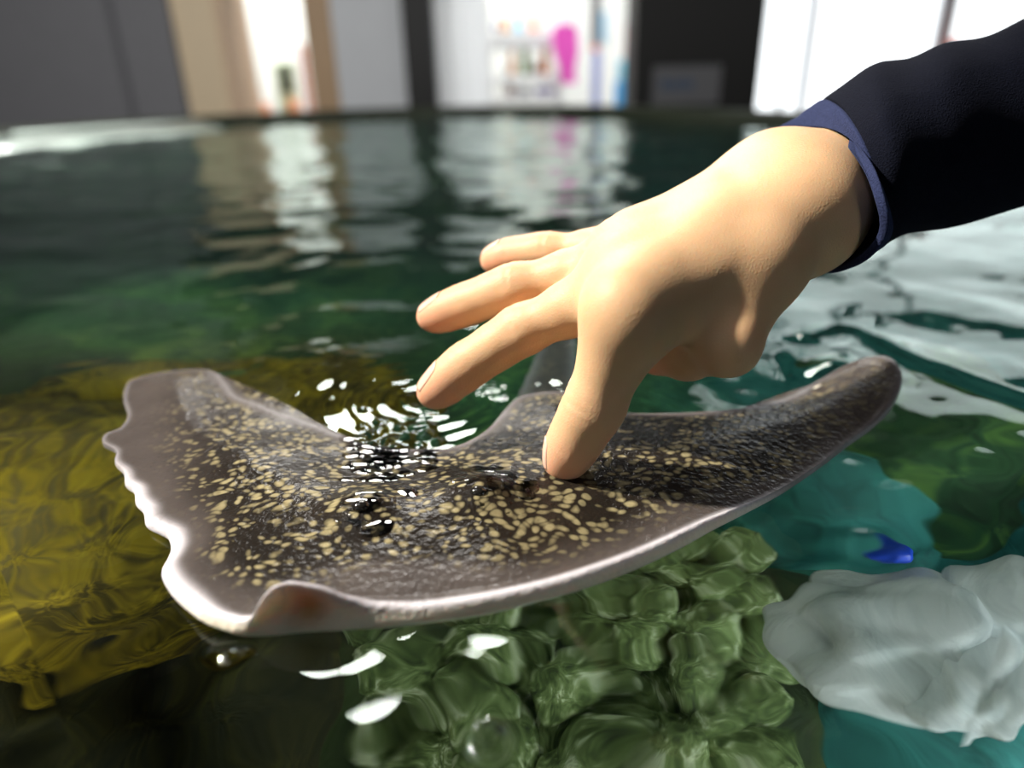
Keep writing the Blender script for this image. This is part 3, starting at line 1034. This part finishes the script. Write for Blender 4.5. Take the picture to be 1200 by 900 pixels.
remap = -np.ones(len(Vw), np.int64); remap[used] = np.arange(used.sum())
me = bpy.data.meshes.new('pool_water')
tri = np.stack([np.full(nT, cv), idw[:, 0], np.roll(idw[:, 0], -1)], 1)
Vu = Vw[used].astype(np.float32)
Qr = remap[Q]; Tr = remap[tri]
nq, ntr = len(Qr), len(Tr)
me.vertices.add(len(Vu)); me.vertices.foreach_set('co', Vu.ravel())
me.loops.add(nq * 4 + ntr * 3)
me.loops.foreach_set('vertex_index', np.concatenate([Qr.ravel(), Tr.ravel()]).astype(np.int32))
me.polygons.add(nq + ntr)
me.polygons.foreach_set('loop_start', np.concatenate([np.arange(nq) * 4, nq * 4 + np.arange(ntr) * 3]).astype(np.int32))
me.update(calc_edges=True); me.validate()
if me.polygons[0].normal.z < 0:
    me.flip_normals()
water = link('pool_water', me, WATER)
tag(water, 'clear rippled green water filling the touch pool', 'water', kind='stuff')

# ------------------------------------------------------------------ beads and films of water lying on the ray's back
bvh = BVHTree.FromPolygons([Vector(v) for v in V.tolist()], [tuple(map(int, f_)) for f_ in F])
BV, BF = [], []
br = np.random.default_rng(77)


def bead(px, py, rx, ry, h, rot):
    d = pdir(px, py)
    hit = bvh.ray_cast(Vector(CAM), Vector(d))
    if hit[0] is None:
        return
    base = np.array(hit[0]); z0 = base[2] - 0.0003
    b = len(BV); nu, nv = 14, 5
    for i in range(nv):
        a = i / nv * math.pi / 2
        for j in range(nu):
            t = 2 * math.pi * j / nu
            x, y = rx * math.cos(a) * math.cos(t), ry * math.cos(a) * math.sin(t)
            BV.append((base[0] + x * math.cos(rot) - y * math.sin(rot), base[1] + x * math.sin(rot) + y * math.cos(rot), z0 + h * math.sin(a)))
    BV.append((base[0], base[1], z0 + h))
    for i in range(nv - 1):
        for j in range(nu):
            BF.append((b + i * nu + j, b + i * nu + (j + 1) % nu, b + (i + 1) * nu + (j + 1) % nu, b + (i + 1) * nu + j))
    for j in range(nu):
        BF.append((b + (nv - 1) * nu + j, b + (nv - 1) * nu + (j + 1) % nu, b + nv * nu))


for (cx, cy, sx, sy, n, r0, r1) in ((440, 535, 28, 36, 120, .0024, .0056), (500, 525, 10, 34, 36, .0022, .0050), (566, 557, 17, 7, 30, .0020, .0048), (615, 570, 6, 5, 9, .0022, .0042),
                                    (412, 612, 20, 14, 14, .0010, .0022), (560, 595, 40, 22, 16, .0006, .0014), (520, 660, 80, 22, 46, .0005, .0010), (650, 680, 80, 14, 40, .0005, .0010), (330, 715, 16, 12, 10, .0006, .0012)):
    for _ in range(n):
        r_ = br.uniform(r0, r1)
        el = br.uniform(1.0, 1.9)
        bead(cx + br.normal() * sx * .6, cy + br.normal() * sy * .6, r_ * el ** .5, r_ / el ** .5, r_ * br.uniform(.09, .17), br.uniform(-1.2, .4))
bm_me = mesh_np('water_beads', BV, BF)
m = Mat('water_bead')
g = m.n('ShaderNodeBsdfGlass'); g.inputs['IOR'].default_value = 1.33; g.inputs['Roughness'].default_value = 0.02
tr_ = m.n('ShaderNodeBsdfTransparent'); gl = m.n('ShaderNodeBsdfGlossy'); gl.inputs['Roughness'].default_value = 0.03
fr = m.n('ShaderNodeFresnel'); fr.inputs['IOR'].default_value = 1.4
mx = m.n('ShaderNodeMixShader'); m.l(fr.outputs[0], mx.inputs[0]); m.l(tr_.outputs[0], mx.inputs[1]); m.l(gl.outputs[0], mx.inputs[2])
m.l(mx.outputs[0], m.out.inputs[0])
tag(link('water_beads', bm_me, m.m), 'glittering beads and trickles of water on the ray\'s back', 'water drops', kind='stuff')

# ------------------------------------------------------------------ the room beyond the pool
YB = 4.6
FZ = -0.85


def wx(px, py=100, Y=YB):
    return float(ony(px, py, Y)[0])


def wz(px, py, Y=YB):
    return float(ony(px, py, Y)[2])


def structure(name, me, mat):
    o = link(name, me, mat, smooth=False)
    o['kind'] = 'structure'
    return o


GREYWALL = plain('grey_wall_panel', (120, 120, 124), 0.6, var=0.06)
BLUEGREY = plain('pale_grey_panel', (205, 208, 212), 0.55, var=0.04)
BLACKP = plain('black_paint', (9, 9, 9), 0.55, var=0.1)
DARKP = plain('dark_brown_wall', (12, 12, 11), 0.6, var=0.1)
CREAM = plain('cream_paint', (226, 205, 172), 0.5, var=0.05)
TAN = plain('tan_wood', (176, 146, 112), 0.5, nscale=6, var=0.15)
WHITE = plain('white_paint', (240, 241, 242), 0.5, var=0.02)
SHOPW = plain('shop_white', (244, 245, 240), 0.6, var=0.02)
ALU = plain('grey_aluminium', (178, 178, 182), 0.35, var=0.04)

structure('floor', box_mesh('floor', -7, 6, -2.5, 9, FZ - 0.1, FZ), plain('grey_floor', (70, 70, 70), 0.5))
TOPZ = 3.0
structure('wall_left', box_mesh('wall_left', -7, wx(212, 60), YB - .08, YB + .12, FZ, TOPZ), GREYWALL)
structure('trim_1', box_mesh('trim_1', wx(150, 70) - .02, wx(150, 70) + .02, YB - .088, YB - .08, FZ, TOPZ), plain('wall_seam', (96, 96, 100)))
# doorway between the grey wall and the pale panel
xa, xb, xc, xd = wx(215, 70), wx(268, 70), wx(364, 70), wx(396, 70)
doorway = tag(empty('door_1', ((xa + xd) / 2, YB, FZ)), kind='structure')
o0 = ((xa + xd) / 2, YB, FZ)
link('jamb', box_mesh('jamb', xa, xb, YB - .05, YB + .35, FZ, .95, .01, o0), CREAM, doorway, False)
link('jamb', box_mesh('jamb', xb - .015, xb + .035, YB - .07, YB + .38, FZ, .95, .008, o0), plain('peach_trim', (218, 190, 160)), doorway, False)
link('jamb', box_mesh('jamb', xc, xd, YB - .06, YB + .35, FZ, .95, .01, o0), TAN, doorway, False)
link('lintel', box_mesh('lintel', xa, xd, YB - .06, YB + .35, .85, .95, .01, o0), TAN, doorway, False)
structure('wall_back', box_mesh('wall_back', xd, wx(480, 70), YB - .06, YB + .14, FZ, .95), BLUEGREY)
structure('trim_2', box_mesh('trim_2', wx(478, 70), wx(511, 70), YB - .14, YB + .14, FZ, TOPZ), BLACKP)
# shop window: white curtain panel, glazed opening
x1, x2, x3 = wx(511, 70), wx(573, 70), wx(738, 70)
win = tag(empty('window_1', (x2, YB, FZ)), kind='structure')
o0 = (x2, YB, FZ)
# pleated white side panel
n_ = 40
pv = []; 
for i in range(n_ + 1):
    u = i / n_
    yy = YB + 0.02 * math.sin(u * 26)
    for zz in (FZ, .95):
        pv.append((x1 + (x2 - x1) * u - x2, yy - YB, zz - FZ)); 
for i in range(n_ + 1):
    u = i / n_
    for zz in (FZ, .95):
        pv.append((x1 + (x2 - x1) * u - x2, 0.05, zz - FZ))
pf = [(2 * i, 2 * i + 2, 2 * i + 3, 2 * i + 1) for i in range(n_)]
b = 2 * (n_ + 1)
pf += [(b + 2 * i, b + 2 * i + 1, b + 2 * i + 3, b + 2 * i + 2) for i in range(n_)]
m = Mat('sheer_white_curtain')
d_ = m.n('ShaderNodeBsdfDiffuse'); d_.inputs[0].default_value = (.9, .92, .94, 1)
t_ = m.n('ShaderNodeBsdfTranslucent'); t_.inputs[0].default_value = (.92, .94, .97, 1)
wv = m.n('ShaderNodeTexWave'); wv.inputs['Scale'].default_value = 6; m.l(m.coords(), wv.inputs[0])
mx = m.n('ShaderNodeMixShader'); m.l(m.math('ADD', 0.5, m.math('MULTIPLY', wv.outputs['Fac'], .2)), mx.inputs[0]); m.l(d_.outputs[0], mx.inputs[1]); m.l(t_.outputs[0], mx.inputs[2])
m.l(mx.outputs[0], m.out.inputs[0])
link('side_panel', mesh_np('side_panel', pv[:2 * (n_ + 1)], pf[:n_]), m.m, win)
xm = wx(698, 30)
link('mullion', box_mesh('mullion', xm - .03, xm + .03, YB - .03, YB + .05, wz(698, 52), .95, .005, o0), ALU, win, False)
link('window_frame', box_mesh('window_frame', x1, x3, YB - .05, YB + .08, .88, .98, .005, o0), WHITE, win, False)
link('window_sill', box_mesh('window_sill', x1, x3, YB - .05, YB + .08, FZ, -.35, .005, o0), WHITE, win, False)
structure('wall_pillar', box_mesh('wall_pillar', x3, wx(882, 70), YB - .16, YB + .2, FZ, TOPZ), DARKP)
# lintel wall above the openings
structure('wall_upper', box_mesh('wall_upper', xa, wx(882, 70), YB - .10, YB + .2, .9, TOPZ), DARKP)
# right glazed doors
y1, y2, y3 = wx(882, 70), wx(948, 70), wx(1104, 30)
door = tag(empty('door_2', (y1, YB, FZ)), kind='structure')
o0 = (y1, YB, FZ)
for a, b_, mt in ((y1, y1 + .03, ALU), (y1 + .17, y1 + .20, WHITE), (y1 + .30, y1 + .34, ALU)):
    link('door_frame', box_mesh('door_frame', a, b_, YB - .06, YB + .08, FZ, 2.2, .01, o0), mt, door, False)
link('mullion', box_mesh('mullion', y3 - .045, y3 + .045, YB - .05, YB + .08, FZ, 2.2, .01, o0), ALU, door, False)
for a, b_ in ((y1 + .01, y3 - .045), (y3 + .045, y3 + 1.6)):
    m = Mat('daylit_glass')
    em = m.n('ShaderNodeEmission'); em.inputs[0].default_value = (0.93, 0.98, 1.0, 1); em.inputs[1].default_value = 2.2
    nz = m.noise(0.8, 2, vec=m.coords())
    m.l(m.mix(nz.outputs[0], (0.86, 0.96, 1.0, 1), (1, 1, 1, 1)), em.inputs[0])
    m.l(em.outputs[0], m.out.inputs[0])
    link('pane', box_mesh('pane', a, b_, YB, YB + .02, FZ + .1, 2.2, 0, o0), m.m, door, False)
xs = wx(1096, 58)
o = link('traffic_cone', box_mesh('traffic_cone', xs - .05, xs + .05, YB - .3, YB - .2, -.2, wz(1096, 48), .02), plain('orange_red', (240, 90, 50)))
tag(o, 'small orange red marker at the foot of the glass door mullion', 'marker')

# sign plate on the dark pillar (its lettering is a blurred blue bar)
sa, sb = ony(766, 78, YB - .17), ony(842, 122, YB - .17)
sg = tag(empty('sign', (float(sa[0] + sb[0]) / 2, YB - .165, float(sa[2] + sb[2]) / 2)), 'grey notice sign with a blue line of lettering on the dark pillar', 'sign')
o0 = tuple(sg.location)
link('plate', box_mesh('plate', sa[0], sb[0], YB - .175, YB - .161, sb[2], sa[2], .004, o0), plain('sign_grey', (96, 96, 99), 0.6, var=.03), sg, False)
ta_, tb_ = ony(775, 92, YB - .17), ony(813, 104, YB - .17)
nlet = 6
wl_ = (tb_[0] - ta_[0]) / nlet
bm = bmesh.new()
for i in range(nlet):
    h_ = [1, .75, .8, .75, .95, .75][i]
    mm = box_mesh('t', ta_[0] + i * wl_, ta_[0] + (i + .8) * wl_, YB - .178, YB - .174, tb_[2], tb_[2] + (ta_[2] - tb_[2]) * h_, 0, o0)
    bm.from_mesh(mm); bpy.data.meshes.remove(mm)
me = bpy.data.meshes.new('lettering'); bm.to_mesh(me); bm.free()
link('lettering', me, plain('sign_blue', (62, 80, 105)), sg, False)

# ------------------------------------------------------------------ shop behind
YS = 7.2
structure('wall_shop', box_mesh('wall_shop', -7, 3.2, YS, YS + .1, FZ, 2.3), SHOPW)
structure('ceiling', box_mesh('ceiling', -7, 3.2, YB + .2, YS + .1, 2.3, 2.4), SHOPW)


def item(name, px0, py0, px1, py1, Y, mat, label, cat, depth=0.15, group=None, shape='box'):
    a, b_ = ony(px0, py0, Y), ony(px1, py1, Y)
    x0, x1_ = float(a[0]), float(b_[0]); z1, z0 = float(a[2]), float(b_[2])
    if shape == 'box':
        me = box_mesh(name, x0, x1_, Y, Y + depth, z0, z1, min(.02, (x1_ - x0) * .2), ((x0 + x1_) / 2, Y + depth / 2, z0))
    else:                                     # turned profile (vases, toys, plush)
        prof = {'vase': [(0, 0), (.55, 0), (.9, .25), (1, .5), (.7, .75), (.4, .88), (.5, 1), (0, 1)],
                'plush': [(0, 0), (.8, .03), (1, .25), (.85, .5), (.55, .58), (.75, .72), (.7, .9), (.35, 1), (0, 1)]}[shape]
        n = 20
        V_ = [((x1_ - x0) / 2 * r_ * math.cos(2 * math.pi * j / n), (x1_ - x0) / 2 * r_ * math.sin(2 * math.pi * j / n), (z1 - z0) * h_) for r_, h_ in prof for j in range(n)]
        F_ = [(i * n + j, i * n + (j + 1) % n, (i + 1) * n + (j + 1) % n, (i + 1) * n + j) for i in range(len(prof) - 1) for j in range(n)]
        me = mesh_np(name, V_, F_)
    o = link(name, me, mat, smooth=shape != 'box')
    o.location = ((x0 + x1_) / 2, Y + depth / 2, z0)
    return tag(o, label, cat, group)


YI = 6.2
# shelving unit seen through the window
s0, s1 = wx(575, 60, YI), wx(655, 60, YI)
shelf = tag(empty('shop_shelf', ((s0 + s1) / 2, YI, FZ)), 'white shop shelving unit full of souvenirs behind the window', 'shelf')
o0 = ((s0 + s1) / 2, YI, FZ)
for pyt, pyb in ((37, 57), (88, 99), (112, 120)):
    link('shelf_board', box_mesh('shelf_board', s0, s1, YI - .05, YI + .3, wz(615, pyb, YI), wz(615, pyt, YI), .01, o0), WHITE, shelf, False)
for xx in (s0 - .03, s1):
    link('side_panel', box_mesh('side_panel', xx, xx + .03, YI - .02, YI + .3, FZ, wz(600, 10, YI), .005, o0), WHITE, shelf, False)


def cm(n, *rgb):
    return plain(n, rgb, 0.5, var=.08)


for (a, b_, c_, d_, col, lab, cat, shp) in (
        (578, 24, 584, 37, (60, 60, 140), 'dark blue souvenir at the left end of the top shelf', 'souvenir', 'vase'),
        (586, 22, 598, 37, (225, 150, 60), 'orange plush on the top shelf of the shop', 'toy', 'plush'),
        (601, 21, 614, 37, (120, 200, 235), 'light blue plush on the top shelf of the shop', 'toy', 'plush'),
        (618, 22, 632, 37, (240, 150, 120), 'salmon pink plush on the top shelf of the shop', 'toy', 'plush'),
        (596, 58, 605, 88, (250, 160, 40), 'orange toy on the middle shelf beside the green one', 'toy', 'plush'),
        (609, 56, 622, 88, (110, 150, 70), 'green toy on the middle shelf of the shop', 'toy', 'plush'),
        (592, 74, 596, 88, (120, 120, 150), 'grey figurine at the left end of the middle shelf', 'figurine', 'vase'),
        (624, 70, 632, 88, (110, 60, 50), 'brown jar on the middle shelf of the shop', 'jar', 'vase'),
        (633, 52, 645, 88, (235, 140, 60), 'tall orange plush on the middle shelf next to the pink garment', 'toy', 'plush'),
        (592, 100, 604, 112, (120, 50, 45), 'dark red box on the bottom shelf of the shop', 'box', 'box'),
        (607, 103, 622, 112, (110, 110, 130), 'grey box on the bottom shelf of the shop', 'box', 'box'),
        (645 - 18, 102, 650, 112, (150, 140, 190), 'lilac box on the bottom shelf of the shop', 'box', 'box')):
    item(cat, a, b_, c_, d_, YI, cm(lab[:12], *col), lab, cat, 0.12, None, shp)
# pink garment hanging from a rail
ga = [(652, 30), (658, 27), (664, 29), (670, 27), (677, 34), (678, 60), (674, 84), (676, 98), (660, 98), (658, 84), (650, 62), (647, 40)]
V_, F_ = [], []
for dy in (0, 0.12):
    for (a, b_) in ga:
        p = ony(a, b_, YI - .12); V_.append((p[0], p[1] + dy, p[2]))
n = len(ga)
V_ = np.array(V_); oo = V_.mean(0)
F_ = [tuple(range(n))[::-1], tuple(range(n, 2 * n))] + [(i, (i + 1) % n, n + (i + 1) % n, n + i) for i in range(n)]
o = link('dress', mesh_np('dress', V_ - oo, F_), cm('hot_pink', 250, 95, 205), smooth=False); o.location = oo
tag(o, 'hot pink garment hanging beside the shop shelves', 'garment')
item('poster', 703, 14, 709, 50, YS - .03, cm('pb', 140, 205, 240), 'narrow pale blue banner right of the window mullion', 'banner', .03)
item('box', 694, 48, 702, 60, YI, cm('rb', 240, 120, 100), 'coral red box under the window mullion on the lavender box', 'box', .1)
item('box', 695, 60, 703, 150, YI, cm('lb', 170, 180, 230), 'tall lavender box right of the pink garment, coral box on it', 'box', .1)
item('box', 726, 70, 737, 95, YI, cm('sb', 130, 215, 240), 'pale turquoise box beside the dark pillar', 'box', .1)
item('box', 722, 95, 735, 150, YI, cm('sb2', 60, 170, 235), 'sky blue box at the foot of the shop window', 'box', .1)
item('box', 735, 26, 742, 138, YI, cm('rr', 230, 60, 40), 'tall red panel beside the dark pillar', 'panel', .1)
# seen through the doorway
item('screen', 325, 75, 343, 109, YI, cm('blk', 18, 16, 12), 'small black display panel seen through the doorway', 'screen', .04)
item('stand', 318, 72, 352, 140, YI + .06, cm('pg', 225, 240, 205), 'pale green display stand behind the black panel', 'stand', .1)
item('plant', 286, 62, 301, 150, YI + .1, cm('gr', 165, 205, 90), 'light green plant in the doorway', 'plant', .1, None, 'plush')
item('box', 275, 70, 285, 150, YI, cm('rs', 215, 160, 150), 'tall dusty rose box at the left side of the doorway', 'box', .1)
item('box', 285, 105, 304, 122, YI, cm('pe', 240, 195, 165), 'peach box low in the doorway', 'box', .1)
item('box', 303, 122, 315, 138, YI, cm('or', 245, 150, 100), 'orange box at the bottom of the doorway', 'box', .1)
item('box', 336, 118, 350, 138, YI - .1, cm('or2', 250, 165, 120), 'apricot box below the black panel', 'box', .1)
item('banner', 345, 55, 357, 150, YI, cm('lv', 205, 195, 225), 'pale lilac banner right of the black panel', 'banner', .03)
item('banner', 357, 52, 363, 150, YI, cm('rd', 190, 130, 115), 'narrow brick red banner at the doorway\'s right jamb', 'banner', .03)

# ------------------------------------------------------------------ lights


def area(name, loc, target, size, energy, color=(1, 1, 1), shape='DISK', size_y=None, spread=180):
    L = bpy.data.lights.new(name, 'AREA')
    L.shape = shape; L.size = size; L.energy = energy; L.color = color
    if size_y: L.size_y = size_y
    L.spread = math.radians(spread)
    o = bpy.data.objects.new(name, L); COL.objects.link(o)
    o.location = loc
    o.rotation_euler = (Vector(target) - Vector(loc)).to_track_quat('-Z', 'Y').to_euler()
    return o




def spot(name, loc, target, deg, blend, radius, energy, color):
    L = bpy.data.lights.new(name, 'SPOT')
    L.spot_size = math.radians(deg); L.spot_blend = blend; L.shadow_soft_size = radius; L.energy = energy; L.color = color
    o = bpy.data.objects.new(name, L); COL.objects.link(o)
    o.location = loc
    o.rotation_euler = (Vector(target) - Vector(loc)).to_track_quat('-Z', 'Y').to_euler()
    return o


spot('key_spot', (-1.32, 0.36, 1.28), (0.0, 0.25, 0.035), 14, 0.5, 0.05, 420, (1.0, 0.915, 0.78))
spot('ledge_spot', (-1.75, 2.7, 2.1), (-1.33, 2.1, 0.0), 30, 0.8, 0.06, 420, (1.0, 1.0, 0.97))
area('ceiling_spot', (-0.62, 2.2, 1.38), (0, 0.2, 0), 0.42, 18, (1.0, 0.97, 0.92))
area('ceiling_spot', (-0.10, 2.2, 1.38), (0, 0.2, 0), 0.42, 18, (1.0, 0.97, 0.92))
area('overhead_fill', (-1.15, 0.45, 2.3), (0, 0.30, -0.1), 1.2, 13, (0.95, 0.98, 1.0), 'SQUARE')  # added soft fill from overhead, lights the bed through the water
# added fill lights below the water line, brightening rocks and bed
area('underwater_fill', (-0.42, 0.04, -0.045), (-0.33, 0.44, -0.15), 0.14, 0.78, (1.0, 0.97, 0.88), 'DISK', None, 75)
area('underwater_fill', (0.02, -0.12, -0.045), (0.04, 0.24, -0.19), 0.14, 0.062, (0.97, 1.0, 0.93), 'DISK', None, 75)
area('underwater_fill', (0.30, -0.06, -0.040), (0.19, 0.19, -0.10), 0.14, 0.29, (0.92, 0.97, 1.0), 'DISK', None, 75)
area('underwater_fill', (0.62, 0.20, -0.045), (0.22, 0.55, -0.25), 0.14, 0.075, (0.92, 1.0, 0.97), 'DISK', None, 75)
area('underwater_fill', (-0.60, 0.55, -0.045), (-0.1, 0.85, -0.30), 0.14, 0.35, (0.95, 1.0, 0.95), 'DISK', None, 75)
area('front_fill', (-2.4, -2.0, 1.1), (-0.1, 0.2, 0.0), 1.4, 4.5, (0.93, 0.96, 1.0), 'SQUARE')  # added fill behind the camera, lifts the ray's front edge
area('wall_fill', (-1.5, 1.4, 0.95), (-1.5, 4.6, 0.2), 3.5, 50, (1.0, 0.98, 0.95), 'RECTANGLE', 0.3)  # added fill that brightens the wall beyond the pool
area('wall_fill', (2.0, 1.9, 0.95), (2.0, 4.6, 0.2), 2.5, 13, (1.0, 0.98, 0.95), 'RECTANGLE', 0.3)  # second added fill, for the right part of that wall
area('shop_lamp', (-1.7, 5.9, 2.2), (-1.7, 6.3, 0), 1.2, 130, (1, 1, 0.98), 'RECTANGLE', 1.0)
area('shop_lamp', (0.6, 5.6, 2.2), (0.5, 6.3, 0), 1.5, 50, (1, 1, 0.98), 'RECTANGLE', 1.0)

w = bpy.data.worlds.new('room_ambience'); scene.world = w
w.use_nodes = True
bgn = w.node_tree.nodes['Background']
bgn.inputs[0].default_value = (0.80, 0.90, 1.0, 1); bgn.inputs[1].default_value = 0.022

# ------------------------------------------------------------------ render look
vs = scene.view_settings
vs.view_transform = 'Standard'; vs.look = 'None'; vs.exposure = 0.0; vs.gamma = 1.0
vs.use_curve_mapping = False
cy = scene.cycles
cy.use_denoising = True
cy.max_bounces = 12; cy.transmission_bounces = 10; cy.glossy_bounces = 5; cy.diffuse_bounces = 3; cy.transparent_max_bounces = 8
cy.caustics_refractive = True; cy.caustics_reflective = True
cy.sample_clamp_indirect = 3.0
cy.blur_glossy = 0.3
